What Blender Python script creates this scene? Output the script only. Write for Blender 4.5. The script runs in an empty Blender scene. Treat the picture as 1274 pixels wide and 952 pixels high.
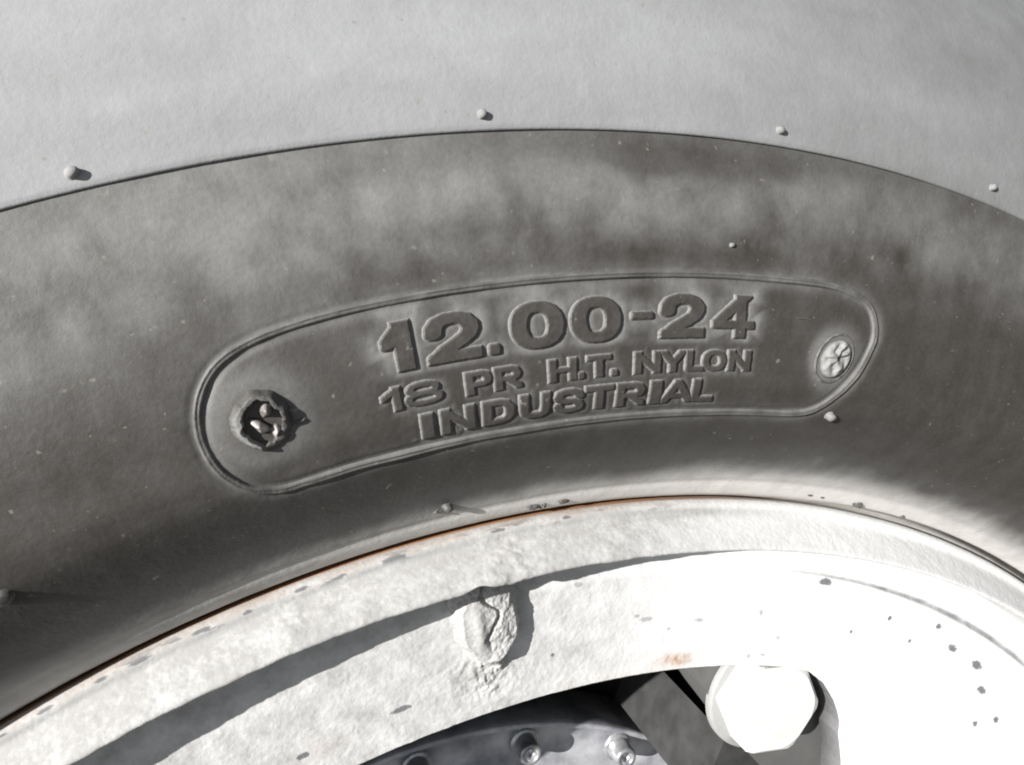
import bpy, math, random
import numpy as np
from mathutils import Matrix, Vector

scene = bpy.context.scene
COL = scene.collection
PI = math.pi
R_ = math.radians

# ------------------------------------------------------------------ placing the wheel
# The wheel frame: axle along Y, -Y faces the viewer, "p" is how far a point stands out towards
# the viewer from the outer edge of the rim flange; theta runs clockwise from the top.
HUB_Z = 0.66
ROLL = R_(30.0)                       # how far the lettering stands rolled round from the top
WHEEL = Matrix.Translation((0, 0, HUB_Z)) @ Matrix.Rotation(ROLL, 4, 'Y')

# ------------------------------------------------------------------ camera
cam_d = bpy.data.cameras.new('camera')
cam = bpy.data.objects.new('camera', cam_d)
COL.objects.link(cam)
right = Vector((0.9475559, -0.3175480, 0.0360704))
fwd = Vector((0.3190486, 0.9333383, -0.1645833))
up = Vector((0.0185972, 0.1674601, 0.9857034))
m = Matrix.Identity(4)
for i in range(3):
    m[i][0] = right[i]; m[i][1] = up[i]; m[i][2] = -fwd[i]
m.translation = Vector((-0.1039303, -0.1816330, 0.4144588))
cam.matrix_world = WHEEL @ m
cam_d.sensor_width = 36.0
cam_d.lens = 24.88
cam_d.clip_start = 0.01
cam_d.clip_end = 600.0
scene.camera = cam

# ------------------------------------------------------------------ sun, sky, exposure
sun_dir_wheel = Vector((1.71, 1.0, -0.56)).normalized()      # the way the light travels
sun_dir = (WHEEL.to_3x3() @ sun_dir_wheel).normalized()
sun_d = bpy.data.lights.new('sun', 'SUN')
sun_d.energy = 5.0
sun_d.angle = R_(0.55)
sun_d.color = (1.0, 0.98, 0.95)
sun = bpy.data.objects.new('sun', sun_d)
COL.objects.link(sun)
sun.rotation_euler = sun_dir.to_track_quat('-Z', 'Y').to_euler()
sun.location = (-3, -3, 5)
to_sun = -sun_dir
world = bpy.data.worlds.new("World")
scene.world = world
world.use_nodes = True
wn = world.node_tree
wn.nodes.clear()
wo = wn.nodes.new('ShaderNodeOutputWorld')
wb = wn.nodes.new('ShaderNodeBackground')
sky = wn.nodes.new('ShaderNodeTexSky')
sky.sky_type = 'NISHITA'
sky.sun_disc = False
sky.sun_elevation = math.asin(to_sun.z)
sky.sun_rotation = math.atan2(to_sun.x, to_sun.y)
sky.air_density = 1.0
sky.dust_density = 1.0
sky.ozone_density = 0.6
wb.inputs['Strength'].default_value = 0.05
hs = wn.nodes.new('ShaderNodeHueSaturation')
hs.inputs['Saturation'].default_value = 0.5
wn.links.new(sky.outputs[0], hs.inputs['Color'])
wn.links.new(hs.outputs[0], wb.inputs['Color'])
wn.links.new(wb.outputs[0], wo.inputs['Surface'])

scene.view_settings.view_transform = 'Standard'
scene.view_settings.look = 'None'
scene.view_settings.exposure = 0.75
scene.view_settings.gamma = 1.0
scene.cycles.filter_width = 1.9
scene.cycles.max_bounces = 6

# ------------------------------------------------------------------ numpy helpers
rng = np.random.default_rng(7)
_perm = rng.permutation(256)
_perm = np.concatenate([_perm, _perm, _perm])
_ang = rng.uniform(0, 2 * PI, 256)
_gx, _gy = np.cos(_ang), np.sin(_ang)


def perlin(x, y):
    x = np.asarray(x, float); y = np.asarray(y, float)
    xi = np.floor(x).astype(int); yi = np.floor(y).astype(int)
    xf = x - xi; yf = y - yi
    xi &= 255; yi &= 255
    u = xf * xf * xf * (xf * (xf * 6 - 15) + 10)
    v = yf * yf * yf * (yf * (yf * 6 - 15) + 10)

    def g(ix, iy, dx, dy):
        h = _perm[_perm[ix & 255] + (iy & 255)]
        return _gx[h] * dx + _gy[h] * dy
    a = g(xi, yi, xf, yf); b = g(xi + 1, yi, xf - 1, yf)
    c = g(xi, yi + 1, xf, yf - 1); d = g(xi + 1, yi + 1, xf - 1, yf - 1)
    return ((a + u * (b - a)) * (1 - v) + (c + u * (d - c)) * v) * 1.41


def fbm(x, y, n=4, seed=0.0):
    s = 0; a = 1.0; t = 0
    for k in range(n):
        s = s + a * perlin(x * 2 ** k + 17.3 * k + seed, y * 2 ** k + 5.1 * k - seed * 1.7)
        t += a; a *= 0.55
    return s / t


def sstep(a, b, x):
    t = np.clip((x - a) / (b - a), 0, 1)
    return t * t * (3 - 2 * t)


def seg_dist(px, py, ax, ay, bx, by):
    dx, dy = bx - ax, by - ay
    L = dx * dx + dy * dy + 1e-18
    t = np.clip(((px - ax) * dx + (py - ay) * dy) / L, 0, 1)
    return np.hypot(px - ax - t * dx, py - ay - t * dy)


def poly_dist(px, py, pts, closed=False):
    d = np.full(np.shape(px), 1e9)
    n = len(pts)
    for i in range(n if closed else n - 1):
        a = pts[i]; b = pts[(i + 1) % n]
        d = np.minimum(d, seg_dist(px, py, a[0], a[1], b[0], b[1]))
    return d


def smooth_profile(pts, step=0.0002, sig=0.0014):
    """fine table p(r) through the given points, rounded"""
    pts = np.array(pts, float)
    r = np.arange(pts[0, 0], pts[-1, 0] + step, step)
    p = np.interp(r, pts[:, 0], pts[:, 1])
    n = int(3 * sig / step)
    k = np.exp(-0.5 * (np.arange(-n, n + 1) * step / sig) ** 2); k /= k.sum()
    pl = p[0] + (p[1] - p[0]) * np.arange(-n, 0); prr = p[-1] + (p[-1] - p[-2]) * np.arange(1, n + 1)
    return r, np.convolve(np.concatenate([pl, p, prr]), k, 'valid')


def wxyz(theta, r, p):
    return np.stack([r * np.sin(theta), -p + 0 * theta, r * np.cos(theta)], -1)


# ------------------------------------------------------------------ object helpers
def tag(o, label=None, cat=None, group=None, kind=None):
    if label: o['label'] = label
    if cat: o['category'] = cat
    if group: o['group'] = group
    if kind: o['kind'] = kind
    return o


def thing(name, label, cat, mat=None, group=None):
    o = bpy.data.objects.new(name, None)
    COL.objects.link(o)
    o.empty_display_size = 0.05
    o.matrix_world = mat if mat is not None else WHEEL
    return tag(o, label, cat, group)


def make_mesh(name, V, F, material, parent=None, smooth=True, attrs=None):
    V = np.ascontiguousarray(V, dtype=np.float32).reshape(-1, 3)
    me = bpy.data.meshes.new(name)
    if isinstance(F, np.ndarray):
        nf, k = F.shape
        me.vertices.add(len(V)); me.vertices.foreach_set('co', V.ravel())
        me.loops.add(nf * k); me.loops.foreach_set('vertex_index', np.ascontiguousarray(F, dtype=np.int32).ravel())
        me.polygons.add(nf)
        me.polygons.foreach_set('loop_start', np.arange(0, nf * k, k, dtype=np.int32))
        me.polygons.foreach_set('loop_total', np.full(nf, k, dtype=np.int32))
        me.update(calc_edges=True)
    else:
        me.from_pydata(V.tolist(), [], F)
        me.update()
    if attrs:
        for an, av in attrs.items():
            a = me.attributes.new(an, 'FLOAT', 'POINT')
            a.data.foreach_set('value', np.ascontiguousarray(av, dtype=np.float32).ravel())
    me.polygons.foreach_set('use_smooth', np.full(len(me.polygons), smooth, dtype=bool))
    me.materials.append(material)
    o = bpy.data.objects.new(name, me)
    COL.objects.link(o)
    if parent is not None:
        o.parent = parent
    return o


def grid_faces(nr, nc, wrap=False, mask=None, flip=False):
    i = np.arange(nr - 1)[:, None]
    j = np.arange(nc if wrap else nc - 1)[None, :]
    a = i * nc + j; b = i * nc + (j + 1) % nc
    c = (i + 1) * nc + (j + 1) % nc; d = (i + 1) * nc + j
    F = np.stack([a, b, c, d] if not flip else [a, d, c, b], -1)
    if mask is not None:
        F = F[mask]
    return F.reshape(-1, 4)


def compact(V, F, attrs=None):
    used = np.unique(F)
    remap = np.full(len(V), -1, dtype=np.int64); remap[used] = np.arange(len(used))
    return V[used], remap[F], ({k: v.ravel()[used] for k, v in attrs.items()} if attrs else None)


def theta_cols(lo, hi, step, coarse=3.0):
    fine = np.arange(lo, hi + 1e-6, step)
    rest = np.arange(hi + coarse, lo + 360 - coarse * .5, coarse)
    return np.radians(np.concatenate([fine, rest])), len(fine)


# ------------------------------------------------------------------ materials
def new_mat(name):
    mt = bpy.data.materials.new(name)
    mt.use_nodes = True
    nt = mt.node_tree
    return mt, nt, nt.nodes['Principled BSDF']


def N(nt, kind, **kw):
    n = nt.nodes.new(kind)
    for k, v in kw.items():
        if k in n.inputs.keys() if hasattr(n.inputs, 'keys') else False:
            n.inputs[k].default_value = v
        else:
            setattr(n, k, v)
    return n


def noise(nt, scale, detail=4, rough=.55, vec=None, dim=None):
    n = nt.nodes.new('ShaderNodeTexNoise')
    n.inputs['Scale'].default_value = scale
    n.inputs['Detail'].default_value = detail
    n.inputs['Roughness'].default_value = rough
    if vec is None:
        tc = nt.nodes.new('ShaderNodeTexCoord'); vec = tc.outputs['Object']
    nt.links.new(vec, n.inputs['Vector'])
    return n.outputs['Fac']


def maprange(nt, sock, a, b, c, d):
    n = nt.nodes.new('ShaderNodeMapRange')
    n.inputs[1].default_value = a; n.inputs[2].default_value = b
    n.inputs[3].default_value = c; n.inputs[4].default_value = d
    nt.links.new(sock, n.inputs[0])
    return n.outputs[0]


def mathn(nt, op, a, b=None, clamp=False):
    n = nt.nodes.new('ShaderNodeMath'); n.operation = op; n.use_clamp = clamp
    for i, s in enumerate((a, b)):
        if s is None: continue
        if isinstance(s, (int, float)): n.inputs[i].default_value = s
        else: nt.links.new(s, n.inputs[i])
    return n.outputs[0]


def mixc(nt, fac, a, b):
    n = nt.nodes.new('ShaderNodeMix'); n.data_type = 'RGBA'
    if isinstance(fac, (int, float)): n.inputs[0].default_value = fac
    else: nt.links.new(fac, n.inputs[0])
    for k, s in ((6, a), (7, b)):
        if isinstance(s, tuple): n.inputs[k].default_value = (*s, 1)
        else: nt.links.new(s, n.inputs[k])
    return n.outputs[2]


def attr(nt, name):
    n = nt.nodes.new('ShaderNodeAttribute'); n.attribute_name = name
    return n.outputs['Fac']


def bump(nt, sock, dist, strength, prev=None):
    n = nt.nodes.new('ShaderNodeBump')
    n.inputs['Distance'].default_value = dist; n.inputs['Strength'].default_value = strength
    nt.links.new(sock, n.inputs['Height'])
    if prev is not None: nt.links.new(prev, n.inputs['Normal'])
    return n.outputs[0]


def rubber_material(name='dusty_rubber', dustc=(.330, .328, .321), gain=1.0):
    mt, nt, b = new_mat(name)
    dust = attr(nt, 'dust'); paint = attr(nt, 'paint')
    fine = noise(nt, 900, 3, .6)
    mid = noise(nt, 160, 5, .6)
    grain = maprange(nt, fine, .3, .7, -.06 * gain, .06 * gain)
    blotch = maprange(nt, mid, .3, .7, -.10 * gain, .10 * gain)
    d = mathn(nt, 'ADD', mathn(nt, 'ADD', dust, mathn(nt, 'MULTIPLY', grain, mathn(nt, 'ADD', dust, .25))),
              mathn(nt, 'MULTIPLY', blotch, mathn(nt, 'ADD', dust, .2)), clamp=True)
    base = mixc(nt, d, (.042, .038, .034), dustc)
    speck = noise(nt, 430, 2, .5)
    sp = maprange(nt, speck, .70, .76, 0, .6)
    base = mixc(nt, sp, base, (.22, .21, .18))
    pn = mathn(nt, 'ADD', paint, mathn(nt, 'MULTIPLY', maprange(nt, mid, .3, .7, -.25, .25), mathn(nt, 'MULTIPLY', paint, mathn(nt, 'SUBTRACT', 1.25, paint))), clamp=True)
    base = mixc(nt, pn, base, (.74, .72, .68))
    nt.links.new(base, b.inputs['Base Color'])
    nt.links.new(maprange(nt, d, 0, 1, .48, .9), b.inputs['Roughness'])
    b.inputs['Specular IOR Level'].default_value = .4
    n1 = bump(nt, fine, .00012, .7)
    n2 = bump(nt, mid, .0003, .35, n1)
    nt.links.new(n2, b.inputs['Normal'])
    return mt


def paint_material(name='white_rim_paint', white=(.80, .80, .795)):
    mt, nt, b = new_mat(name)
    dirt = attr(nt, 'dirt'); chip = attr(nt, 'chip'); rust = attr(nt, 'rust')  # dirt also tones the left down; chip also carries painted gap shade
    f1 = noise(nt, 700, 4, .65)
    f2 = noise(nt, 120, 5, .6)
    dn = mathn(nt, 'ADD', dirt, mathn(nt, 'MULTIPLY', mathn(nt, 'ADD', maprange(nt, f1, .3, .7, -.12, .12), maprange(nt, f2, .3, .7, -.13, .13)),
                                       mathn(nt, 'ADD', dirt, .06)), clamp=True)
    c = mixc(nt, dn, white, (.34, .335, .325))
    c = mixc(nt, rust, c, (.38, .21, .11))
    c = mixc(nt, chip, c, (.085, .088, .10))
    nt.links.new(c, b.inputs['Base Color'])
    nt.links.new(maprange(nt, dn, 0, 1, .42, .85), b.inputs['Roughness'])
    n1 = bump(nt, f1, .00028, .55)
    n2 = bump(nt, f2, .0003, .35, n1)
    nt.links.new(n2, b.inputs['Normal'])
    return mt


def plain(name, col, rough=.6, metal=0., col2=None, scale=200, bumpd=.0003, spec=.5):
    mt, nt, b = new_mat(name)
    f = noise(nt, scale, 5, .6)
    col2 = col2 or tuple(c * .6 for c in col)
    nt.links.new(mixc(nt, maprange(nt, f, .35, .65, 0, 1), col, col2), b.inputs['Base Color'])
    b.inputs['Roughness'].default_value = rough
    b.inputs['Metallic'].default_value = metal
    b.inputs['Specular IOR Level'].default_value = spec
    nt.links.new(bump(nt, f, bumpd, .4), b.inputs['Normal'])
    return mt


M_RUB = rubber_material()
M_SHO = rubber_material('pale_dusty_rubber', (.368, .375, .380), .30)
M_PAINT = paint_material()
def core_material():
    mt, nt, b = new_mat('glossy_torn_core')
    c = mixc(nt, attr(nt, 'paint'), (.022, .017, .015), (.62, .58, .55))
    nt.links.new(c, b.inputs['Base Color'])
    b.inputs['Roughness'].default_value = .2
    nt.links.new(bump(nt, noise(nt, 700, 4, .6), .0003, .5), b.inputs['Normal'])
    return mt


M_CORE = core_material()
M_GLOSS = plain('glossy_torn_rubber', (.030, .022, .020), .16, 0, (.016, .012, .012), 500, .0004, .8)
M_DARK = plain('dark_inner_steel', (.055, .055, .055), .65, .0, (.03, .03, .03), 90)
M_HUB = plain('blue_grey_hub_metal', (.58, .585, .60), .45, .1, (.22, .225, .25), 45)
M_BOLT = plain('worn_bolt_steel', (.58, .58, .58), .32, .6, (.30, .31, .34), 150)
M_NUT = plain('white_nut_paint', (.75, .745, .73), .40, 0, (.67, .66, .635), 160, .0002)
M_WASH = plain('light_grey_washer', (.34, .34, .33), .5, 0, (.30, .30, .30), 160)
M_GREYSTEEL = plain('grey_primer_steel', (.12, .118, .112), .6, 0, (.10, .10, .10), 120)
M_GROUND = plain('worn_asphalt', (.060, .058, .056), .95, 0, (.040, .040, .040), 3, .02)

# ------------------------------------------------------------------ ground
gv = [(-150, -150, 0), (150, -150, 0), (150, 150, 0), (-150, 150, 0)]
g = make_mesh('ground', gv, [(0, 1, 2, 3)], M_GROUND, None, False)
tag(g, kind='structure')

# ------------------------------------------------------------------ tyre profile
SIDE = [(.3425, -.0120), (.3444, -.0060), (.3454, -.0010), (.3472, .0012), (.350, .0040), (.354, .0073), (.359, .0113), (.366, .0170), (.375, .0238), (.380, .0268),
        (.386, .0284), (.400, .0286), (.414, .0273), (.430, .0252), (.4475, .0222)]
SHO = [(.4475, .0230), (.46, .0209), (.48, .0145), (.50, .006), (.52, -.005), (.54, -.018), (.56, -.034), (.575, -.05)]
sr, sp_ = smooth_profile(SIDE)
hr, hp_ = smooth_profile(SHO)


def prof_side(r): return np.interp(r, sr, sp_)
def prof_sho(r): return np.interp(r, hr, hp_)


def nrm(r, f):
    e = .0003
    dp = (f(r + e) - f(r - e)) / (2 * e)
    L = np.sqrt(1 + dp * dp)
    return -dp / L, 1 / L        # radial part, outward (p) part


RC = 0.398                        # reference radius for lengths along the arc

# closed outline of the size panel: (theta deg, r)
BORDER = [(-8.219, 0.41355), (-9.911, 0.41350), (-12.24, 0.41320), (-13.722, 0.41270), (-14.883, 0.41180), (-15.698, 0.41050),
          (-16.385, 0.40830), (-16.902, 0.40481), (-17.266, 0.40026), (-17.44, 0.39454), (-17.344, 0.38856), (-16.973, 0.38369),
          (-16.439, 0.38020), (-15.626, 0.37834), (-14.791, 0.37830), (-13.327, 0.37860), (-10.708, 0.37858), (-8.21, 0.37837),
          (-5.019, 0.37828), (-0.824, 0.378), (2.215, 0.37778), (4.45, 0.37780), (5.593, 0.37930), (6.495, 0.38414),
          (7.326, 0.39169), (7.706, 0.39949), (7.699, 0.40500), (7.243, 0.40994), (6.36, 0.41259), (5.095, 0.41368),
          (2.856, 0.41365), (-1.199, 0.41369), (-3.693, 0.41364), (-6.017, 0.41360)]


def catmull(P, n=12):
    P = np.array(P, float); out = []
    K = len(P)
    for i in range(K):
        p0, p1, p2, p3 = P[(i - 1) % K], P[i], P[(i + 1) % K], P[(i + 2) % K]
        for t in np.arange(n) / n:
            out.append(.5 * ((2 * p1) + (-p0 + p2) * t + (2 * p0 - 5 * p1 + 4 * p2 - p3) * t * t + (-p0 + 3 * p1 - 3 * p2 + p3) * t ** 3))
    return np.array(out)


BXY = catmull([(math.radians(a) * RC, r) for a, r in BORDER], 10)     # arc length, radius

# ---- the lettering: (character, theta left, theta right) in degrees, for three rows (r low, r high)
ROWS = [
    (.3980, .4088, .00088, 'raised_numeral',
     [('1', -11.70, -10.70), ('2', -10.32, -8.50), ('.', -8.28, -7.88), ('0', -7.48, -5.58), ('0', -5.36, -3.47), ('-', -3.09, -2.24),
      ('2', -1.98, -.18), ('4', .15, 1.95)]),
    (.38945, .39480, .00075, 'raised_letter',
     [('1', -12.02, -11.36), ('8', -11.28, -9.98), ('P', -9.21, -8.26), ('R', -8.20, -7.22), ('H', -6.24, -5.18), ('.', -5.16, -4.90),
      ('T', -4.80, -3.86), ('.', -3.87, -3.60), ('N', -2.95, -1.87), ('Y', -1.89, -.86), ('L', -.84, -.06), ('O', -.14, .92), ('N', .98, 2.0)]),
    (.38135, .38735, .00075, 'raised_letter',
     [('I', -10.92, -10.40), ('N', -10.20, -8.98), ('D', -8.72, -7.55), ('U', -7.36, -6.20), ('S', -6.08, -4.90), ('T', -4.86, -3.72),
      ('R', -3.62, -2.44), ('I', -2.26, -1.70), ('A', -1.72, -.40), ('L', -.42, .56)]),
]


def ell(cx, cy, rx, ry, a0=0, a1=360, n=28, e=2.35):
    o = []
    for a in np.linspace(R_(a0), R_(a1), n):
        c, s = math.cos(a), math.sin(a)
        o.append((cx + rx * math.copysign(abs(c) ** (2 / e), c), cy + ry * math.copysign(abs(s) ** (2 / e), s)))
    return o


GL = {
    '0': [ell(.5, .5, .5, .5)], 'O': [ell(.5, .5, .5, .5)],
    '1': [[(1, -.3), (1, 1.3)], [(1, 1.0), (-.25, .60)]],
    '2': [[(.0, .64), (.03, .80), (.15, .93), (.38, 1), (.66, 1), (.88, .94), (1, .80), (1, .66), (.90, .50), (.62, .34), (.28, .18), (.05, .0), (.0, -.12)], [(.0, 0), (1.3, 0)]],
    '4': [[(.90, 1.12), (-.06, .27), (1.4, .27)], [(.72, 1.3), (.72, -.3)]],
    '8': [ell(.5, .765, .42, .235), ell(.5, .26, .5, .26)],
    'P': [[(0, -.3), (0, 1.3)], [(0, 1), (.7, 1), (.92, .93), (1, .72), (.92, .50), (.7, .43), (0, .43)]],
    'R': [[(0, -.3), (0, 1.3)], [(0, 1), (.7, 1), (.92, .93), (1, .74), (.92, .54), (.7, .47), (0, .47)], [(.50, .47), (1.0, .05), (1.2, -.25)]],
    'H': [[(0, -.3), (0, 1.3)], [(1, -.3), (1, 1.3)], [(0, .5), (1, .5)]],
    'T': [[(-.4, 1), (1.4, 1)], [(.5, 1), (.5, -.3)]],
    'N': [[(0, -.3), (0, 1.3)], [(1, -.3), (1, 1.3)], [(0, 1), (1, 0)]],
    'Y': [[(-.15, 1.2), (.5, .42), (1.15, 1.2)], [(.5, .42), (.5, -.3)]],
    'L': [[(0, 1.3), (0, 0), (1.4, 0)]],
    'I': [[(.5, -.3), (.5, 1.3)]],
    'D': [[(0, -.3), (0, 1.3)], [(0, 1), (.55, 1), (.85, .92), (1, .70), (1, .30), (.85, .08), (.55, 0), (0, 0)]],
    'U': [[(0, 1.3), (0, .35), (.06, .12), (.25, 0), (.75, 0), (.94, .12), (1, .35), (1, 1.3)]],
    'S': [[(1.0, .74), (.93, .90), (.70, 1), (.30, 1), (.07, .92), (0, .76), (.08, .60), (.30, .52), (.70, .48), (.92, .40), (1, .24), (.93, .08), (.70, 0), (.30, 0), (.07, .10), (0, .28)]],
    'A': [[(-.15, -.2), (.5, 1.05), (1.15, -.2)], [(.15, .27), (.85, .27)]],
}


def glyph_sdf(ch, X, Y, Wd, Ht):
    """signed distance (metres, negative inside) of a letter drawn in a box Wd x Ht, X,Y in metres"""
    box = np.maximum(np.abs(X - Wd / 2) - Wd / 2, np.abs(Y - Ht / 2) - Ht / 2)
    if ch in '.-':
        rr = Ht * .25
        qx = np.abs(X - Wd / 2) - Wd / 2 + rr; qy = np.abs(Y - Ht / 2) - Ht / 2 + rr
        return np.hypot(np.maximum(qx, 0), np.maximum(qy, 0)) + np.minimum(np.maximum(qx, qy), 0) - rr
    an = 1.72
    t = .225
    if ch in '18' and Ht < .008: t = .21
    if ch == '4': t = .185; an = 1.65
    if ch == 'I':
        t = min(.36, Wd / Ht / an * .86)
    xn = X / Ht / an; yn = Y / Ht
    w = Wd / Ht / an
    f = np.full(np.shape(X), 1e9)
    for path in GL[ch]:
        pts = [(t / 2 + u * (w - t), t / 2 + v * (1 - t)) for u, v in path]
        f = np.minimum(f, poly_dist(xn, yn, pts) - t / 2)
    gy, gx = np.gradient(f * Ht, Y[:, 0], X[0])
    d = f * Ht / np.clip(np.hypot(gx, gy), .55, 1.2)
    return np.maximum(d, box)


# ------------------------------------------------------------------ tyre grid
TH, NFINE = theta_cols(-38, 38, .06)
r_side = np.concatenate([np.arange(.3425, .3475, .0005), np.arange(.3475, .4474, .0004), [.4475]])
T2, R2 = np.meshgrid(TH, r_side)
TD = np.degrees(T2)
TDw = np.where(TD > 180, TD - 360, TD)
S2 = np.radians(TDw) * RC
fineT = TDw[0, :NFINE]

# distance fields on the fine part
letter_d = np.full(R2.shape, .02)
glyphs = []
for (r0, r1, hgt, nm, row) in ROWS:
    for ch, a0, a1 in row:
        rm = (r0 + r1) / 2
        lo, hi = r0, r1
        if ch == '.': hi = r0 + (.0024 if r0 > .397 else .0016)
        if ch == '-': lo, hi = .40285, .40460
        glyphs.append((ch, a0, a1, lo, hi, hgt, nm))
        Wd = R_(a1 - a0) * rm; Ht = hi - lo
        ji = np.where((fineT > a0 - .8) & (fineT < a1 + .8))[0]
        ii = np.where((r_side > lo - .005) & (r_side < hi + .005))[0]
        X = np.radians(fineT[ji] - a0)[None, :] * rm + 0 * r_side[ii][:, None]
        Y = (r_side[ii] - lo)[:, None] + 0 * X
        d = glyph_sdf(ch, X, Y, Wd, Ht)
        sub = np.ix_(ii, ji)
        letter_d[sub] = np.minimum(letter_d[sub], d)

border_d = np.full(R2.shape, .03)
jj = np.where((fineT > -20) & (fineT < 10.5))[0]
ii = np.where((r_side > .368) & (r_side < .424))[0]
sub = np.ix_(ii, jj)
border_d[sub] = poly_dist(S2[sub], R2[sub], BXY[::2], True)
# which side of the panel outline
inside = np.zeros(R2.shape, bool)
px, py = S2[sub], R2[sub]
ins = np.zeros(px.shape, bool)
BP = BXY[::2]
for i in range(len(BP)):
    x1, y1 = BP[i]; x2, y2 = BP[(i + 1) % len(BP)]
    if y1 == y2: continue
    ins ^= ((y1 > py) != (y2 > py)) & (px < (x2 - x1) * (py - y1) / (y2 - y1) + x1)
inside[sub] = ins
plugL = (R_(-15.62) * RC, .3950)
plugR = (R_(5.95) * RC, .3944)
dL = np.hypot(S2 - plugL[0], R2 - plugL[1])
dR = np.hypot(S2 - plugR[0], R2 - plugR[1])

D_side = -.00030 * np.exp(-(np.maximum(letter_d, 0) / .0010) ** 2)
D_side += -.00026 * np.exp(-((border_d - .0013) / .0008) ** 2) * (1 + .4 * inside) - .0002 * inside * np.exp(-(border_d / .006) ** 2) * .6
D_side += .00050 * np.exp(-(dL / .0095) ** 2) - .0003 * np.exp(-((dL - .0125) / .003) ** 2)
D_side += .00025 * np.exp(-(dR / .008) ** 2) - .0002 * np.exp(-((dR - .0085) / .002) ** 2)
D_side += .00010 * fbm(S2 * 60, R2 * 110, 3, 3.0) + .00003 * fbm(S2 * 600, R2 * 600, 2, 9.0)
# soft moulded lines running round the bead
D_side += -.0003 * np.exp(-((R2 - .3525) / .0012) ** 2)


def samp(A, th, r):
    """bilinear sampling of a sidewall grid field"""
    j = (np.degrees(th) + 38) / .06
    j0 = np.clip(np.floor(j).astype(int), 0, NFINE - 2); fj = j - j0
    i0 = np.clip(np.searchsorted(r_side, r) - 1, 0, len(r_side) - 2)
    fi = (r - r_side[i0]) / (r_side[i0 + 1] - r_side[i0])
    return (A[i0, j0] * (1 - fj) + A[i0, j0 + 1] * fj) * (1 - fi) + (A[i0 + 1, j0] * (1 - fj) + A[i0 + 1, j0 + 1] * fj) * fi


def side_point(th, r, h):
    nr_, np_ = nrm(r, prof_side)
    hh = h + samp(D_side, th, r)
    return wxyz(th, r + hh * nr_, prof_side(r) + hh * np_)


# dust: grime on the rubber, paled further at the bead where light only grazes
wear = fbm(S2 * 26, R2 * 34, 5, 21.0)
wear2 = fbm(S2 * 95, R2 * 75, 5, 41.0)
streak = fbm(S2 * 90, R2 * 20, 4, 15.0)
dust = np.interp(R2 + .0075 * wear + .0030 * streak + .004 * np.clip((-TDw - 8) / 20, -1, 1) * (R2 > .39) ,
                 [.3425, .350, .356, .361, .368, .405, .416, .426, .438, .4475], [.85, .82, .55, .15, .04, .04, .11, .30, .42, .40])
dust = dust + (.24 * wear2 + .20 * wear + .10 * streak) * sstep(.408, .428, R2) + (.05 * streak + .03 * wear2)
dark_patch = sstep(.0, 1., np.exp(-((TDw + .2) / 4.2) ** 2 - ((R2 - .4415) / .0058) ** 2) * 1.25 + .8 * wear2 + .5 * wear - .1)
band = sstep(-14, -4, TDw + 5 * wear) * sstep(.4375, .4465, R2 + .004 * wear + .002 * wear2)
dust = dust * (1 - .72 * dark_patch) * (1 - .50 * np.clip(band, 0, 1)) * (1 - .22 * sstep(-6, 10, TDw))
big = sstep(.3955, .3985, R2)
dust += (.14 + .32 * big) * np.exp(-(np.maximum(letter_d, 0) / (.0013 + .0016 * big)) ** 2) * (.8 + .9 * wear2)
dust += .20 * np.exp(-((border_d - .0006) / .0020) ** 2) * (.8 + 1.0 * wear2)
dust += .22 * np.exp(-((dL - .0085) / .0035) ** 2) + .28 * np.exp(-((dR - .0065) / .003) ** 2)
dust = np.clip(dust, 0, 1)
paint = sstep(.3600, .3488, R2 + .0022 * wear) * (.28 + .60 * sstep(-22, -5, TDw + 4 * wear)) * (1 - .30 * sstep(8, 22, TDw))
gapm = np.exp(-((R2 - .3462) / .0009) ** 2) * sstep(9, 24, TDw)
D_side -= .0030 * gapm
paint *= (1 - sstep(.2, .6, gapm)); dust = dust * (1 - sstep(.2, .6, gapm))
dust_A, paint_A = dust, paint

nrr, npp = nrm(R2, prof_side)
V = wxyz(T2, R2 + D_side * nrr, prof_side(R2) + D_side * npp)

tyre = thing('tyre', 'big black dusty rubber tyre with raised size lettering, mounted on the white rim', 'tyre')
side = make_mesh('sidewall', V, grid_faces(len(r_side), len(TH), True), M_RUB, tyre, True,
                 {'dust': dust, 'paint': paint})
tag(side, 'dark rubber sidewall carrying the moulded size panel')

# shoulder and tread
r_sh = np.concatenate([np.arange(.4475, .545, .0005), np.arange(.547, .575, .003)])
T3, R3 = np.meshgrid(TH, r_sh)
TD3 = np.degrees(T3); TD3 = np.where(TD3 > 180, TD3 - 360, TD3)
S3 = np.radians(TD3) * RC
w1 = fbm(S3 * 22, R3 * 45, 5, 61.0); w2 = fbm(S3 * 90, R3 * 120, 4, 71.0)
D3 = .00025 * fbm(S3 * 25, R3 * 40, 3, 5.0) + .00004 * fbm(S3 * 500, R3 * 500, 2, 8.0)
n3r, n3p = nrm(R3, prof_sho)
P3 = prof_sho(R3)
edge = sstep(.0012, 0, R3 - .4475)
V3 = wxyz(T3, R3 + D3 * n3r, P3 + D3 * n3p - .0003 * edge)
dust_light3 = np.clip(.73 + .15 * w1 + .05 * w2 + .04 * fbm(S3 * 300, R3 * 60, 3, 4.) - .22 * sstep(-5, 12, TD3), 0, 1)  # sky sheen and the sun's rightward falloff put into this dust tone too
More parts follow.
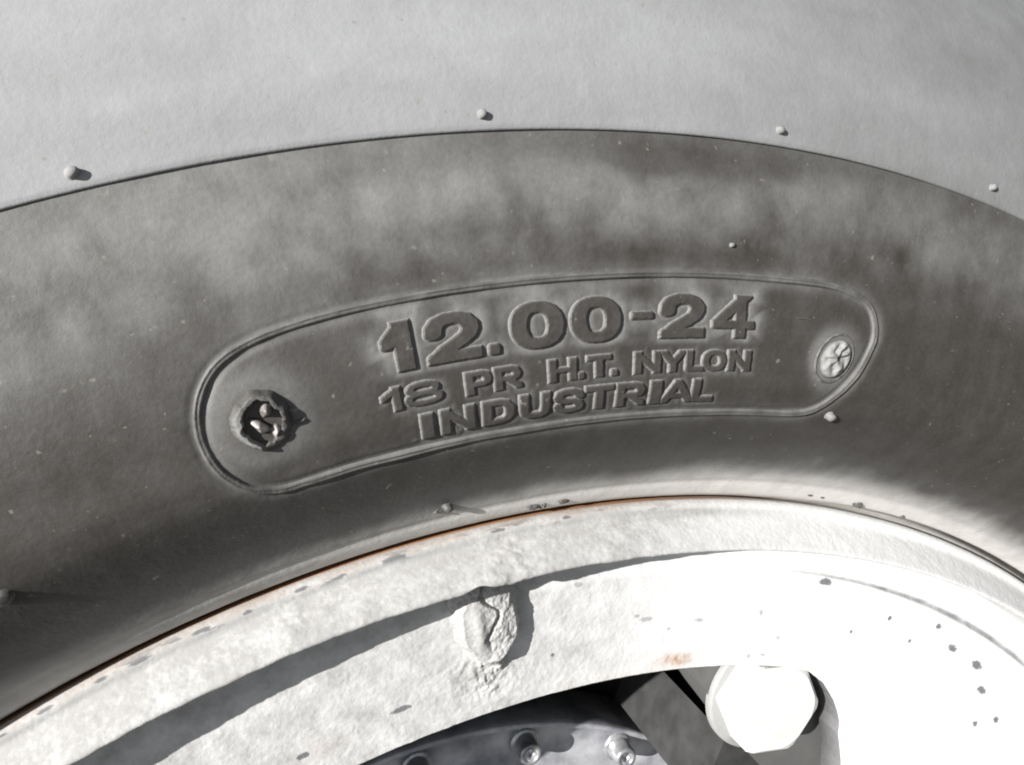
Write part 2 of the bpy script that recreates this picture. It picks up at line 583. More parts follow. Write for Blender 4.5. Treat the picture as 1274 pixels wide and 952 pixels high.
# rest of the tyre cross-section (tread crown, far side) appended as rows
tail = [(.588, -.066), (.600, -.090), (.606, -.13), (.608, -.17), (.606, -.21), (.600, -.25), (.585, -.275), (.56, -.305), (.52, -.335),
        (.46, -.355), (.40, -.362), (.36, -.350), (.345, -.332), (.342, -.32)]
lip = wxyz(TH, .4475 + 0 * TH, .0195 + 0 * TH)          # closes the little step down to the sidewall
rows = [lip[None]] + [V3] + [wxyz(TH, r + 0 * TH, p + 0 * TH)[None] for r, p in tail]
Vs = np.concatenate(rows, 0)
dd = np.concatenate([dust_light3[:1], dust_light3, np.full((len(tail), len(TH)), .6)], 0)
sh = make_mesh('tread_shoulder', Vs, grid_faces(Vs.shape[0], len(TH), True), M_SHO, tyre, True,
               {'dust': dd, 'paint': dd * 0})
tag(sh, 'pale dusty smooth shoulder above the sidewall step')

# raised letters, one mesh each
for (ch, a0, a1, lo, hi, hgt, nm) in glyphs:
    rm = (lo + hi) / 2
    Wd = R_(a1 - a0) * rm; Ht = hi - lo
    mg = .0009
    st = .00018
    xs = np.arange(-mg, Wd + mg, st); ys = np.arange(-mg, Ht + mg, st)
    X, Y = np.meshgrid(xs, ys)
    d = glyph_sdf(ch, X, Y, Wd, Ht)
    bev = .00062 if hgt > .0009 else .00050
    h = -.00012 + (hgt + .00012) * sstep(bev, -bev * .5, d + .00012 * fbm(X * 900, Y * 900, 2, a0))
    th = R_(a0) + X / rm; r = lo + Y
    P = side_point(th, r, h + .00003 * fbm(X * 700, Y * 700, 2, 4.))
    keep = (d[:-1, :-1] < bev * 1.05) | (d[1:, 1:] < bev * 1.05) | (d[:-1, 1:] < bev * 1.05) | (d[1:, :-1] < bev * 1.05)
    du = samp(dust_A, th, r) * 0 + .05 + .06 * fbm(X * 300, Y * 300, 3, a0 * 3)
    du = du + (.75 if hgt > .0009 else .45) * sstep(-.00015, .00025, d)  # edges paled to paint a glint onto the bevels
    Fc = grid_faces(X.shape[0], X.shape[1], mask=keep)
    Vc, Fc, At = compact(P.reshape(-1, 3), Fc, {'dust': du, 'paint': du * 0})
    o = make_mesh(nm, Vc, Fc, M_RUB, tyre, True, At)
    what = {'.': 'raised full stop', '-': 'raised dash'}.get(ch, ('raised numeral ' if ch.isdigit() else 'raised letter ') + ch)
    o['label'] = what

# panel border: a low rounded moulded ridge
BF = catmull([(math.radians(a) * RC, r) for a, r in BORDER], 24)
tng = np.roll(BF, -1, 0) - np.roll(BF, 1, 0); tng /= np.linalg.norm(tng, axis=1)[:, None]
nn = np.stack([-tng[:, 1], tng[:, 0]], 1)
cx = np.linspace(-1, 1, 17)
# two edges with a shallow dip: the ridge reads as a double line
hx = .00070 * (1 - np.abs(cx) ** 4) - .00016 * np.exp(-(cx / .28) ** 2) - .00015
wob = .00012 * fbm(np.arange(len(BF)) * .06, np.zeros(len(BF)), 3)
Wb = .00100 + wob
sx = BF[:, 0:1] + nn[:, 0:1] * cx[None] * Wb[:, None]
ry = BF[:, 1:2] + nn[:, 1:2] * cx[None] * Wb[:, None]
hb = hx[None] * (1 + 1.2 * fbm(np.arange(len(BF)) * .02, np.zeros(len(BF)), 3, 7)[:, None]) + .00004 * fbm(sx * 900, ry * 900, 2)
hb = np.where(np.abs(cx)[None] > .99, -.0004, hb)
P = side_point(sx / RC, ry, hb)
db = .20 + .25 * fbm(sx * 150, ry * 150, 3, 2.) + .12 * np.abs(cx)[None]
nb = len(BF)
P = np.concatenate([P, P[:1]], 0); db = np.concatenate([db, db[:1]], 0)
bo = make_mesh('panel_border', P, grid_faces(nb + 1, 17), M_RUB, tyre, True, {'dust': np.clip(db, 0, 1), 'paint': db * 0})
tag(bo, 'raised rounded line framing the size lettering')


def side_patch(cx_, cy_, half, st):
    xs = np.arange(-half, half + st / 2, st)
    X, Y = np.meshgrid(xs, xs)
    th = (cx_ + X) / RC; r = cy_ + Y
    return X, Y, th, r


# left button: a torn, raised rubber cup
X, Y, th, r = side_patch(plugL[0], plugL[1], .0095, .00016)
ang = np.arctan2(Y, X); Xo, Yo = X, Y
X = Xo + .0007 * fbm(Xo * 260, Yo * 260, 2, 3.3); Y = Yo + .0007 * fbm(Xo * 260, Yo * 260, 2, 8.8)
rad = np.hypot(X * 1.0, Y * .95)
ringr = .0052 + .0004 * fbm(np.cos(ang) * 2 + 5, np.sin(ang) * 2, 3) + 0 * X
rad2 = rad + .0003 * fbm(X * 300, Y * 300, 3, 12.)
wall = sstep(ringr + .0013, ringr - .0003, rad2)
pit_r = ringr - .0008 - .0006 * fbm(np.cos(ang) * 3, np.sin(ang) * 3, 2, 4.)
pit = sstep(pit_r, pit_r - .0006, rad2)
h = -.0003 + .0027 * wall
h = h - .0054 * pit
tongue = (h > -.0005) * 0.
# lumps inside: a tilted tongue and a shiny knob, leaving a dark forked gap
h += pit * .0061 * np.exp(-(((X + .0009) * .80 + (Y + .0006) * .60) / .0014) ** 2 - (((X + .0009) * -.60 + (Y + .0006) * .80) / .0030) ** 2)
h += pit * .0057 * np.exp(-((X - .0014) / .0017) ** 2 - ((Y - .0024) / .0019) ** 2)
g1 = np.exp(-(((X + .0009) * .80 + (Y + .0006) * .60) / .0014) ** 2 - (((X + .0009) * -.60 + (Y + .0006) * .80) / .0030) ** 2)
g2 = np.exp(-((X - .0014) / .0017) ** 2 - ((Y - .0024) / .0019) ** 2)
g3 = np.exp(-((X - .0024) / .0013) ** 2 - ((Y + .0030) / .0020) ** 2)
h += pit * .0044 * g3
core_p = np.clip(.75 * sstep(.45, .75, g1) + .35 * sstep(.35, .7, g2) + .6 * sstep(.4, .7, g3) + .45 * fbm(X * 500, Y * 500, 3), 0, .8) * pit
h += (.0002 * fbm(X * 400, Y * 400, 3, 31.)) * sstep(.0085, .005, rad)
h += .0011 * np.exp(-((Y + .0036 - .15 * X) / .0006) ** 2) * sstep(.0055, .0066, X) * sstep(.0092, .0078, X)
h -= wall * (1 - pit) * .0012 * sstep(.6, .9, np.cos(ang + R_(58)))
P = side_point(th, r, h)
keep = rad[:-1, :-1] < .0090
for nm, mk, mt, lab, par in (('moulded_button', keep & (rad2[:-1, :-1] > pit_r[:-1, :-1] - .0003), M_RUB, 'raised torn rubber button at the left end of the panel', tyre),
                             ('button_core', keep & (rad2[:-1, :-1] <= pit_r[:-1, :-1] - .0003), M_CORE, 'glossy dark torn core', None)):
    du = .14 + .40 * sstep(.2, .9, -np.cos(ang - R_(20))) * wall + .25 * sstep(.0074, .0088, rad) + .1 * fbm(X * 400, Y * 400, 3)  # sunlit left side of the cup painted paler
    Fc = grid_faces(X.shape[0], X.shape[1], mask=mk)
    Vc, Fc, At = compact(P.reshape(-1, 3), Fc, {'dust': np.clip(du, 0, 1), 'paint': core_p if par is None else .35 * sstep(.2, .9, -np.cos(ang - R_(20))) * pit * (h > .0003)})  # left lip whitened as its sunlit edge
    o = make_mesh(nm, Vc, Fc, mt, par if par else btn, True, At)
    if nm == 'moulded_button': btn = o
    tag(o, lab)

# right button: low oval with a pinched star of folds
X, Y, th, r = side_patch(plugR[0], plugR[1], .0088, .00016)
ca, sa = math.cos(R_(58)), math.sin(R_(58))
U = X * ca + Y * sa; W_ = -X * sa + Y * ca
rad = np.hypot(U / 1.10, W_ / .90); ang = np.arctan2(W_, U)
ro = .0062
h = -.0003 + .0006 * sstep(ro + .0012, ro, rad)
h += -.0013 * np.exp(-((rad - ro * .90) / .00036) ** 2)
inn = sstep(ro * .88, ro * .70, rad)
h += inn * (.0003 + .0009 * (1 - rad / ro) + .0007 * np.sin(ang * 5 + 3.5 * perlin(U * 260, W_ * 260 + 3.) + .8 * np.sin(ang * 2)) * (.5 + .9 * np.abs(perlin(U * 350 + 9, W_ * 350))) * np.clip(rad / .003, 0, 1) * sstep(ro * .85, ro * .4, rad))
h -= .0014 * np.exp(-((U - .0008) / .0009) ** 2 - ((W_ + .0006) / .0008) ** 2)
P = side_point(th, r, h)
du = .28 + .5 * inn + .35 * fbm(X * 500, Y * 500, 3, 3.) - .55 * np.exp(-((rad - ro * .90) / .0004) ** 2) - .6 * np.exp(-((U - .0008) / .0013) ** 2 - ((W_ + .0006) / .0012) ** 2)
Fc = grid_faces(X.shape[0], X.shape[1], mask=(rad[:-1, :-1] < .0076))
Vc, Fc, At = compact(P.reshape(-1, 3), Fc, {'dust': np.clip(du, 0, 1), 'paint': du * 0})
o = make_mesh('moulded_button', Vc, Fc, M_RUB, tyre, True, At)
tag(o, 'low grey oval button with pinched folds at the right end of the panel')


# vent nubs
def nub(theta, r, rad, hgt, f, tilt=0.0, dustv=.5):
    th = R_(theta)
    nr_, np_ = nrm(np.array(r), f)
    nvec = np.array([float(nr_) * math.sin(th), -float(np_), float(nr_) * math.cos(th)])
    base = wxyz(np.array(th), np.array(r), f(np.array(r)))
    tx = np.array([math.cos(th), 0, -math.sin(th)]); ty = np.cross(nvec, tx)
    nvec2 = nvec + tilt * tx; nvec2 /= np.linalg.norm(nvec2)
    prof_ = [(1.5, -.25), (1.12, .05), (1.0, .3), (.98, .65), (.85, .88), (.5, 1.0), (0.01, 1.04)]
    n = 14; V = []
    for k, (a, b) in enumerate(prof_):
        for i in range(n):
            an = 2 * PI * i / n
            rr = rad * a * (1 + .09 * math.sin(an * 2 + theta) + .05 * math.sin(an * 3 + 1))
            V.append(base + tx * rr * math.cos(an) + ty * rr * math.sin(an) + nvec2 * hgt * b)
    V = np.array(V)
    o = make_mesh('vent_nub', V, grid_faces(len(prof_), n, True), M_RUB, tyre, True,
                  {'dust': np.full(len(V), dustv), 'paint': np.zeros(len(V))})
    return o


nub(-18.05, .4508, .0011, .0016, prof_sho, .3, .75)
nub(-7.52, .4510, .00095, .0014, prof_sho, .2, .7)
nub(2.65, .4514, .00095, .0013, prof_sho, .1, .65)
nub(12.48, .4526, .0010, .0013, prof_sho, .1, .6)
nub(6.64, .3784, .0012, .0018, prof_side, .2, .5)
nub(.88, .4213, .0006, .0008, prof_side, 0, .6)
nub(-9.98, .3573, .0012, .0017, prof_side, .2, .25)
nub(-24.2, .3793, .0018, .0012, prof_side, .1, .08)


# crumbs of old grease and paint where tyre meets rim
def crumb(theta, r, p, size, seed, mat, parent, name='dirt_crumb'):
    rg = random.Random(seed)
    th = R_(theta)
    c = wxyz(np.array(th), np.array(r), np.array(p))
    n1, n2 = 7, 10
    V = []
    sx_, sy_, sz_ = size
    tx = np.array([math.cos(th), 0, -math.sin(th)]); rx = np.array([math.sin(th), 0, math.cos(th)]); oy = np.array([0, -1, 0])
    for i in range(n1):
        a = PI * i / (n1 - 1)
        for j in range(n2):
            b = 2 * PI * j / n2
            k = 1 + rg.uniform(-.3, .3)
            V.append(c + k * (tx * sx_ * math.sin(a) * math.cos(b) + rx * sy_ * math.sin(a) * math.sin(b) + oy * sz_ * math.cos(a)))
    V = np.array(V)
    z = np.zeros(len(V))
    return make_mesh(name, V, grid_faces(n1, n2, True), mat, parent, False, {'dust': z + .2, 'paint': z, 'dirt': z + .8, 'chip': z, 'rust': z})


for k, (a, r, sz) in enumerate([(-5.9, .3494, (.0022, .0010, .0009)), (-5.3, .3490, (.0013, .0011, .0008)), (-4.3, .3496, (.0018, .0009, .0008)), (13.6, .3487, (.0019, .0014, .0012)),
                                (17.2, .3483, (.0009, .0007, .0008)), (10.1, .3491, (.0010, .0004, .0005)), (11.0, .3489, (.0008, .0004, .0004)),
                                (-10.4, .3562, (.0012, .0006, .0007))]):
    o = crumb(a, r, float(prof_side(r)), sz, k, M_RUB, tyre)
    tag(o, 'crumb of dried dirt stuck on the bead')

o = crumb(4.15, .4041, float(prof_side(.4041)), (.0024, .00022, .00035), 33, M_RUB, tyre, 'mould_mark')
tag(o, 'faint short raised line near the right button')

# ------------------------------------------------------------------ rim
rim = thing('steel_wheel', 'chipped white painted steel wheel rim set inside the black tyre', 'wheel')
TR, NR = theta_cols(-40, 40, .06)
TRD = np.degrees(TR); TRD = np.where(TRD > 180, TRD - 360, TRD)

FL = [(.3380, -.0200), (.3420, -.0120), (.3440, -.0060), (.3447, -.0025), (.3450, -.0002), (.34495, .0008), (.3446, .0018), (.3440, .0026), (.3431, .0030), (.3423, .0029), (.3414, .0030),
      (.3404, .0040), (.3392, .0055), (.3378, .0071), (.3364, .0085), (.3350, .0098), (.3340, .0107), (.3333, .0113), (.3328, .0115), (.3323, .0113), (.3320, .0106),
      (.33185, .0090), (.3319, .006), (.3321, .002), (.3323, -.0100), (.3290, -.0115), (.3270, -.0118)]
FL = np.array(FL)
L = np.concatenate([[0], np.cumsum(np.hypot(*np.diff(FL, axis=0).T))])
ls = np.arange(0, L[-1], .00035)
fr = np.interp(ls, L, FL[:, 0]); fp = np.interp(ls, L, FL[:, 1])
kk = np.exp(-.5 * (np.arange(-4, 5) / 1.6) ** 2); kk /= kk.sum()
fr = np.convolve(np.pad(fr, 4, 'edge'), kk, 'valid'); fp = np.convolve(np.pad(fp, 4, 'edge'), kk, 'valid')
tr_ = np.gradient(fr); tp_ = np.gradient(fp); ln = np.hypot(tr_, tp_)
fnr, fnp = tp_ / ln, -tr_ / ln
TT, LL = np.meshgrid(TR, ls)
TTD = np.where(np.degrees(TT) > 180, np.degrees(TT) - 360, np.degrees(TT))
SS = np.radians(TTD) * .338
deep = sstep(-.0068, -.0085, fp)[:, None]  # gap floor under the flange, its shade painted dark
face = sstep(.3435, .3405, fr)[:, None] * sstep(-.004, .002, fp)[:, None]
edgew = np.exp(-((fr - .3324) / .0009) ** 2)[:, None]
rough = fbm(SS * 170, LL * 260, 4, 90.)
lump = np.clip(fbm(SS * 60, LL * 60, 3, 13.) + .1, 0, 1)
clod = np.exp(-((TTD + 7.4) / 1.5) ** 2) + .8 * np.exp(-((TTD + 17.6) / 1.3) ** 2) + .5 * np.exp(-((TTD + 24) / 2.) ** 2)
leftw = sstep(7, -4, TTD)
Df = face * (.00016 * rough * (1 + 2.2 * leftw * lump * 2) + .0004 * lump * leftw) + .0006 * clod * np.clip(rough + .25, 0, 1) * face
Df += .00005 * fbm(SS * 700, LL * 700, 2)
dr_edge = edgew * (-.00018 * fbm(SS * 160, 0 * SS, 4, 3.) - .0002 * np.clip(fbm(SS * 45, 0 * SS, 3, 8.) , -.2, .6) * leftw - .0006 * np.exp(-((TTD + 7.6) / .8) ** 2) + .0010 * np.exp(-((TTD + 9.0) / .5) ** 2))
lipw = np.exp(-((fr - .3447) / .0009) ** 2)[:, None] * (fp[:, None] > -.004)
Df += lipw * .00010 * fbm(SS * 90, 0 * SS, 4, 5.)
RR = fr[:, None] + Df * fnr[:, None] + dr_edge; PP = fp[:, None] + Df * fnp[:, None]
Vf = wxyz(TT, RR, PP)
nl = fbm(SS * 110, LL * 500, 4, 77.)
rust = np.clip(sstep(.0002, -.0008, fp)[:, None] * (fr[:, None] > .3435) * (.25 + .75 * sstep(12, -2, TTD)) + .0 * TTD, 0, 1)
rust = np.maximum(rust, .32 * np.exp(-((fr - .3445) / .0006) ** 2)[:, None] * (fp[:, None] > 0) * sstep(10, -5, TTD) * (.5 + nl))
chip = sstep(.16, .24, fbm(SS * 75, LL * 300, 4, 99.)) * np.exp(-((fr - .3438) / .0009) ** 2)[:, None] * (fp[:, None] > .0008) * sstep(4, -2, TTD)
for ca_, cw_ in ((-7.6, .42), (-20.8, .40), (-23.4, .55), (-24.9, .30), (-27.1, .35), (-12.3, .30), (-16.6, .35), (-4.1, .22), (-29.0, .5), (-18.9, .2)):
    q_ = ((TTD - ca_) / cw_) ** 2 + ((fr[:, None] - .3437 - .00025 * math.sin(ca_ * 9)) / .00042) ** 2 + 1.0 * rough
    chip = np.maximum(chip, sstep(1.1, .6, q_) * (fp[:, None] > .0008))
dirt = np.clip(.50 + .42 * leftw + .42 * np.exp(-((fr - .3418) / .0013) ** 2)[:, None] * sstep(16, 2, TTD) + .14 * rough * leftw + .08 * lump * leftw - .22 * sstep(4, 14, TTD), 0, 1)  # besides dirt, left greyed to dim bright paint and deepen the shadow band
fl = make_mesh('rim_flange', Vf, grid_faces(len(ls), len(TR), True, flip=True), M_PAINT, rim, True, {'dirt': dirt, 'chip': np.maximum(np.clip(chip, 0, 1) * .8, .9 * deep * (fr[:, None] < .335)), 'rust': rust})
tag(fl, 'rolled outer flange, rough white paint with a rusty outer edge')

# disc
NUT_T, NUT_R = 14.1, .2683
nx, nz = NUT_R * math.sin(R_(NUT_T)), NUT_R * math.cos(R_(NUT_T))
P_DISC = -.0042
GAP = .0


def hole_r(td):
    """inner edge of the disc: a long curved opening that ends at a round pad under the nut"""
    base = .2831 + .0022 * sstep(-16, 13, td)
    ea = np.array([12.0, 13.8, 15.4, 17.2, 18.9, 19.8, 20.5, 20.9, 22.5, 23.5])
    er = np.array([.2853, .28535, .28484, .2813, .2754, .2712, .2672, .2625, .2525, .2440])
    rr = np.where(td < 12.0, base, np.interp(td, ea, er))
    # beyond the frame the openings repeat round the disc
    return rr


K = 190
uu = np.linspace(0, 1, K)
HR = hole_r(TRD) + .00012 * fbm(TRD * .9, 0 * TRD, 3)
for jcol, td in enumerate(TRD):
    if td > 40 or td < -40:
        ph = (td + 360) % 72
        HR[jcol] = .2856 if 8 < ph < 64 else .2856 - .04 * (1 - abs(((ph + 8) % 72) - 8) / 8 * .0)
RO = .3326 - GAP * sstep(7, 30, TRD)
Rg = HR[None, :] + (RO - HR)[None, :] * uu[:, None]
Tg = TR[None, :] + 0 * Rg
TgD = TRD[None, :] + 0 * Rg
Sg = np.radians(TgD) * .31
b1 = fbm(Sg * 130, Rg * 130, 4, 33.); b2 = fbm(Sg * 420, Rg * 420, 3, 44.)
lw = sstep(3, -3, TgD)
Dg = .00016 * b1 + .00010 * b2 * lw + .0002 * np.clip(fbm(Sg * 250, Rg * 250, 3, 6.) - .15, 0, 1) * lw
# runs of paint under the weld lump
drip = np.exp(-((TgD + 9.0 + 12 * (Rg - .300) * 3) / .55) ** 2) * sstep(.306, .300, Rg) * sstep(.288, .293, Rg)
Dg += .0016 * drip * np.clip(.4 + 1.5 * fbm(Sg * 260, Rg * 200, 3, 2.), 0, 1)
near = np.exp(-((TgD + 8.8) / 2.2) ** 2 - ((Rg - .298) / .010) ** 2)
Dg += .0007 * near * fbm(Sg * 330, Rg * 330, 3, 20.)
Pg = P_DISC + Dg - -.0 + .0005 * sstep(.0008, 0, Rg - HR[None, :])
dirt_shade_g = np.clip(.05 + .60 * sstep(8, -8, TgD) * (.85 + .5 * b1) + .12 * near + .10 * sstep(12, -3, TgD) + .12 * b1, 0, 1)  # dirt plus a left-right tone that stands in for light across the disc
spots = [(14.399, 0.31811, .0024, .0010), (10.008, 0.30451, .0008, .0008), (11.898, 0.29586, .0006, .0006), (20.96, 0.31067, .0008, .0007), (25.686, 0.31446, .0013, .0009),
         (28.041, 0.30921, .0021, .0011), (31.268, 0.3082, .0027, .0013), (23.672, 0.30497, .0006, .0006), (33.23, 0.30091, .0024, .0011),
         (34.756, 0.2882, .0012, .0009), (9.851, 0.28857, .0007, .0006), (11.034, 0.28934, .0012, .0004), (36.679, 0.29473, .0015, .001), (-2.962, 0.31868, .0012, .0006), (1.563, 0.30364, .0020, .0006),
         (.9, .3052, .0008, .0005), (5.321, 0.30189, .0015, .0005), (-13.843, 0.29469, .0026, .0007), (-19.5, .2935, .0016, .0007), (18.0, .302, .0005, .0005), (3.2, .2995, .0006, .0004), (-4.6, .297, .0006, .0004)]
chip_shade_g = np.zeros(Rg.shape); 
for (a, r, w_, h_) in spots:
    msk = (np.abs(TgD - a) < 2) & (np.abs(Rg - r) < .006)
    dx = np.radians(TgD - a) * r; dy = Rg - r
    q = (dx / w_ / 1.2) ** 2 + (dy / h_ / 1.35) ** 2 + .9 * fbm(Sg * 900, Rg * 900, 2, a) if msk.any() else None
    chip_shade_g = np.where(msk, np.maximum(chip_shade_g, sstep(1.25, .6, q)), chip_shade_g)
chip_shade_g *= .85 * (1 - .5 * ((TgD > -4) & (TgD < 12)))
Dchip = chip_shade_g
fil = sstep(.3185, .3240, Rg)
Dg -= .0022 * fil
wgr = .00024 + .00080 * sstep(10, 32, TgD)
gro = np.exp(-((Rg - .3203 - .0002 * fbm(Sg * 90, 0 * Sg, 3, 14.)) / wgr) ** 2) * sstep(6, 13, TgD)
Dg -= .0012 * gro
chip_shade_g = np.maximum(chip_shade_g, .85 * np.clip(gro * 1.4, 0, 1) * (.75 + .5 * b1) * sstep(6, 22, TgD))  # shade of the turned-away shoulder painted along the groove
rust_g = .75 * np.exp(-((TgD - 4.2) / 1.4) ** 2 - ((Rg - .2885) / .0022) ** 2) * (.6 + 1.2 * np.clip(b2 + .3, 0, 1)) + .12 * np.exp(-((TgD + 18.6) / 1.0) ** 2 - ((Rg - .2935) / .003) ** 2)
rust_g += .10 * np.exp(-((TgD - 1) / 5) ** 2 - ((Rg - .2850) / .0012) ** 2)
Pg = P_DISC + Dg + .0005 * sstep(.0008, 0, Rg - HR[None, :]) * 0
Vg = wxyz(Tg, Rg, Pg - .00012 * Dchip)
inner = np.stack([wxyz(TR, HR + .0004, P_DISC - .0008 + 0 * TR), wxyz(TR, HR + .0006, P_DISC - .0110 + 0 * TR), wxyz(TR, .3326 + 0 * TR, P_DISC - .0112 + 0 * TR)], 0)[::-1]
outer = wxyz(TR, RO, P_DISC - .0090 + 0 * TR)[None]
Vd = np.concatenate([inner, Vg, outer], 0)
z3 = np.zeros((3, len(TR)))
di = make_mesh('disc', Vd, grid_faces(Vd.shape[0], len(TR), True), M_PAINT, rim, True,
               {'dirt': np.concatenate([z3 + .9, dirt_shade_g, z3[:1] + 1]), 'chip': np.concatenate([z3 + .6, chip_shade_g, z3[:1] + .9]), 'rust': np.concatenate([z3, np.clip(rust_g, 0, 1), z3[:1]])})  # outer edge wall painted dark as gap shade; opening wall darkened too
tag(di, 'flat white disc with dark paint chips and a curved opening')

# barrel behind the disc
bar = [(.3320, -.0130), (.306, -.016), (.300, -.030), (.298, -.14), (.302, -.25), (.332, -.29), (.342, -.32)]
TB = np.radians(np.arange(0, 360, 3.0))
Vb = np.stack([wxyz(TB, r + 0 * TB, p + 0 * TB) for r, p in bar])
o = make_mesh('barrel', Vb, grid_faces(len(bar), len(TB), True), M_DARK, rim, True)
tag(o, 'dark inside of the rim behind the disc')

# weld lump between disc and flange
xs = np.arange(-.0150, .0140, .00017); ys = np.arange(-.0180, .0185, .00017)
X, Y = np.meshgrid(xs, ys)
cT, cR = -8.35, .3130
th = R_(cT) + X / cR; r = np.minimum(cR + Y, .3322)
n1 = fbm(X * 190, Y * 190, 4, 51.); n2 = fbm(X * 600, Y * 600, 3, 52.)
ax = np.abs((X + .0003) / (.0106 - .0032 * sstep(.000, -.013, Y)))
ay = np.where(Y > 0, np.abs(Y / .0180), np.abs(Y / .0130))
q = (ax ** 2.6 + ay ** 2.4) ** (1 / 2.5) + .16 * n1
body = sstep(1.03, .72, q)
crack = np.exp(-((X - .0006 - .0022 * np.sin(Y * 420) + .0008 * n1 * 3) / .0006) ** 2) * sstep(-.008, -.001, Y)
rgh = .35 + .65 * sstep(-.004, .003, X)
h = -.0004 + .0056 * body * (1 + .16 * n1 * rgh) * (1 - .18 * sstep(.002, .010, X)) + .00038 * n2 * body * rgh - .0015 * crack * body
h += .0010 * np.exp(-((X + .0035) / .002) ** 2 - ((Y - .002) / .007) ** 2) * body
tail_ = np.exp(-((X - .0012) / .0030) ** 2 - ((Y + .0130) / .0035) ** 2)
h += .0036 * tail_ * np.clip(.6 + n1, 0, 1.4)
h = np.minimum(h, .0135)
keep = (h[:-1, :-1] > -.00039) | (h[1:, 1:] > -.00039)
Pl = wxyz(th, r, P_DISC + h + .0)
du = np.clip(.85 + .2 * n1 + .3 * crack, 0, 1)
Fc = grid_faces(X.shape[0], X.shape[1], mask=keep)
Vc, Fc, At = compact(Pl.reshape(-1, 3), Fc, {'dirt': du, 'chip': du * 0 + .25 * crack * sstep(.1, .3, n2), 'rust': du * 0})
o = make_mesh('weld_lump', Vc, Fc, M_PAINT, rim, True, At)
tag(o, 'rough painted lump bridging flange and disc')

# ------------------------------------------------------------------ wheel nut on the pad
nut_mat = WHEEL @ Matrix.Translation((nx, .0185, nz)) @ Matrix.Rotation(R_(4), 4, 'Y')
nut = thing('wheel_nut', 'big white painted hexagonal nut at the end of the curved opening', 'nut', nut_mat)


def lathe(profile, n, cham=None):
    """profile of (radius, out) about the local -Y axis"""
    V = []
    for rr, hh in profile:
        for i in range(n):
            a = 2 * PI * i / n
            V.append((rr * math.cos(a), -hh, rr * math.sin(a)))
    return np.array(V), grid_faces(len(profile), n, True)


def hexa(RO, z0, z1, ch, n=96):
    V = []
    ap = RO * math.cos(PI / 6)
    for k, (sc, z, rd) in enumerate([(1, z0, 0), (1, z1 - ch, 0), (1, z1 - ch * .35, 1), (.93, z1, 2), (.5, z1 + .0001, 3), (.0002, z1 + .0001, 3)]):
        for i in range(n):
            a = 2 * PI * i / n
            am = (a % (PI / 3)) - PI / 6
            rh = ap / math.cos(am)
            if rd >= 1: rh = min(rh, RO * .955)
            if rd == 0 and k == 1: rh = rh
            if rd >= 2: rh = min(rh, RO * .90)
            rr = rh * (sc if rd < 2 else sc)
            V.append((rr * math.cos(a), -z, rr * math.sin(a)))
    return np.array(V), grid_faces(6, n, True)


V_, F_ = hexa(.0190, .0020, .0135, .0024)
make_mesh('hex_head', V_, F_, M_NUT, nut, False)
V_, F_ = lathe([(.0020, .0022), (.0205, .0024), (.0214, .0020), (.0216, .0008), (.0216, -.0010)], 64)
V_[:, 0] += .0010; V_[:, 2] -= .0012
o = make_mesh('washer', V_, F_, M_WASH, nut, True)
tag(o, 'flat grey washer under the nut')

# ------------------------------------------------------------------ hub inside the opening
hub = thing('wheel_hub', 'blue grey metal hub with bolts seen through the curved opening', 'hub')
HC = (-.0135, -.002)
P_H = -.105
RH = .2012


def ring(profile, n, cx_, cz_):
    a = np.arange(n) * 2 * PI / n
    return np.stack([np.stack([cx_ + r * np.sin(a), -p + 0 * a, cz_ + r * np.cos(a)], -1) for r, p in profile])


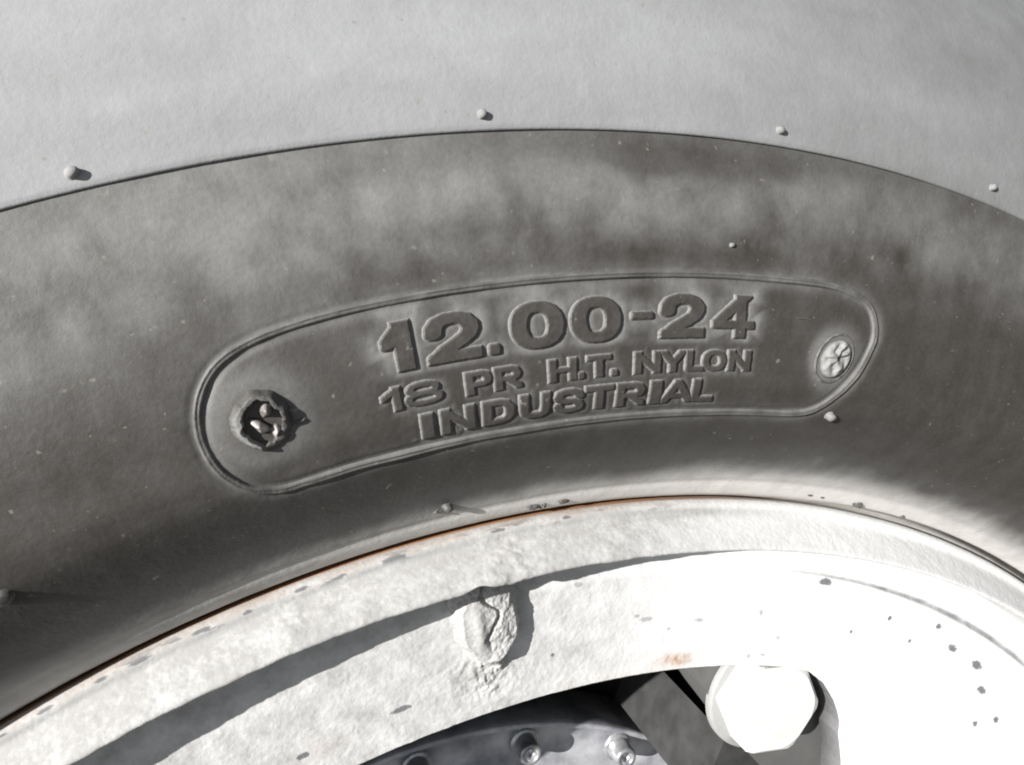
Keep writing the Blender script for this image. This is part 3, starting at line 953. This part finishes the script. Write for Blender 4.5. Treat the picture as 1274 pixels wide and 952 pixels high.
pf = [(.001, P_H + .004), (.165, P_H + .004), (.170, P_H + .003), (.173, P_H), (.1800, P_H - .0006), (.1815, P_H - .0035), (.1975, P_H - .0035), (.1983, P_H), (.2003, P_H), (.2008, P_H - .0008), (.2012, P_H - .003), (.2012, P_H - .03), (.18, P_H - .035)]
o = make_mesh('hub_plate', ring(pf, 240, *HC), grid_faces(len(pf), 240, True, flip=True), M_HUB, hub, True)
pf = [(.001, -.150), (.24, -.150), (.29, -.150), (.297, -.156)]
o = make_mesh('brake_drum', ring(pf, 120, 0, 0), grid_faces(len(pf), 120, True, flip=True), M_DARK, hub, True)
tag(o, 'dark drum face deep behind the hub')


def hub_bolt(x, z, rb):
    c = np.array([x, -P_H, z])
    n = 28; V = []
    for rr, hh in [(1.35, -.0005), (1.30, .0008), (1.10, .0012), (1.0, .0014), (1.0, .0085), (.90, .0100), (.62, .0101), (.55, .0090), (.45, .0060), (.02, .0055)]:
        for i in range(n):
            a = 2 * PI * i / n
            V.append(c + np.array([rr * rb * math.cos(a), -hh, rr * rb * math.sin(a)]))
    return make_mesh('hub_bolt', np.array(V), grid_faces(10, n, True), M_BOLT, hub, True)


def on_hub(deg, rad):
    return HC[0] + rad * math.sin(R_(deg)), HC[1] + rad * math.cos(R_(deg))


for k in range(23):
    x, z = on_hub(6.12 + k * 360 / 23, .1915)
    hub_bolt(x, z, .0056)

# dark arm reaching from the hub up to the pad under the nut
def prism(pts, p0, p1, name, mat, parent, label=None):
    n = len(pts)
    V = [(x, -p1, z) for x, z in pts] + [(x, -p0, z) for x, z in pts]
    F = [tuple(range(n)), tuple(range(2 * n - 1, n - 1, -1))] + [(i, n + i, n + (i + 1) % n, (i + 1) % n) for i in range(n)]
    o = make_mesh(name, np.array(V), F, mat, parent, False)
    if label: tag(o, label)
    return o


def pol(deg, r): return (r * math.sin(R_(deg)), r * math.cos(R_(deg)))


prism([pol(7.2, .2845), pol(8.1, .2766), pol(9.0, .2687), pol(11.7, .2566), pol(17.3, .2384), pol(24, .225), pol(32, .225), pol(32, .2960), pol(18, .2960)][:7] + [pol(32, .2845)], -.045, -.0185, 'hub_arm', M_GREYSTEEL, hub,
      'thick grey arm carrying the white nut')
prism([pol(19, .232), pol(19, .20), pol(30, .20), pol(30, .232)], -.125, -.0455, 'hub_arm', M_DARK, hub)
print('built', len(bpy.data.objects))
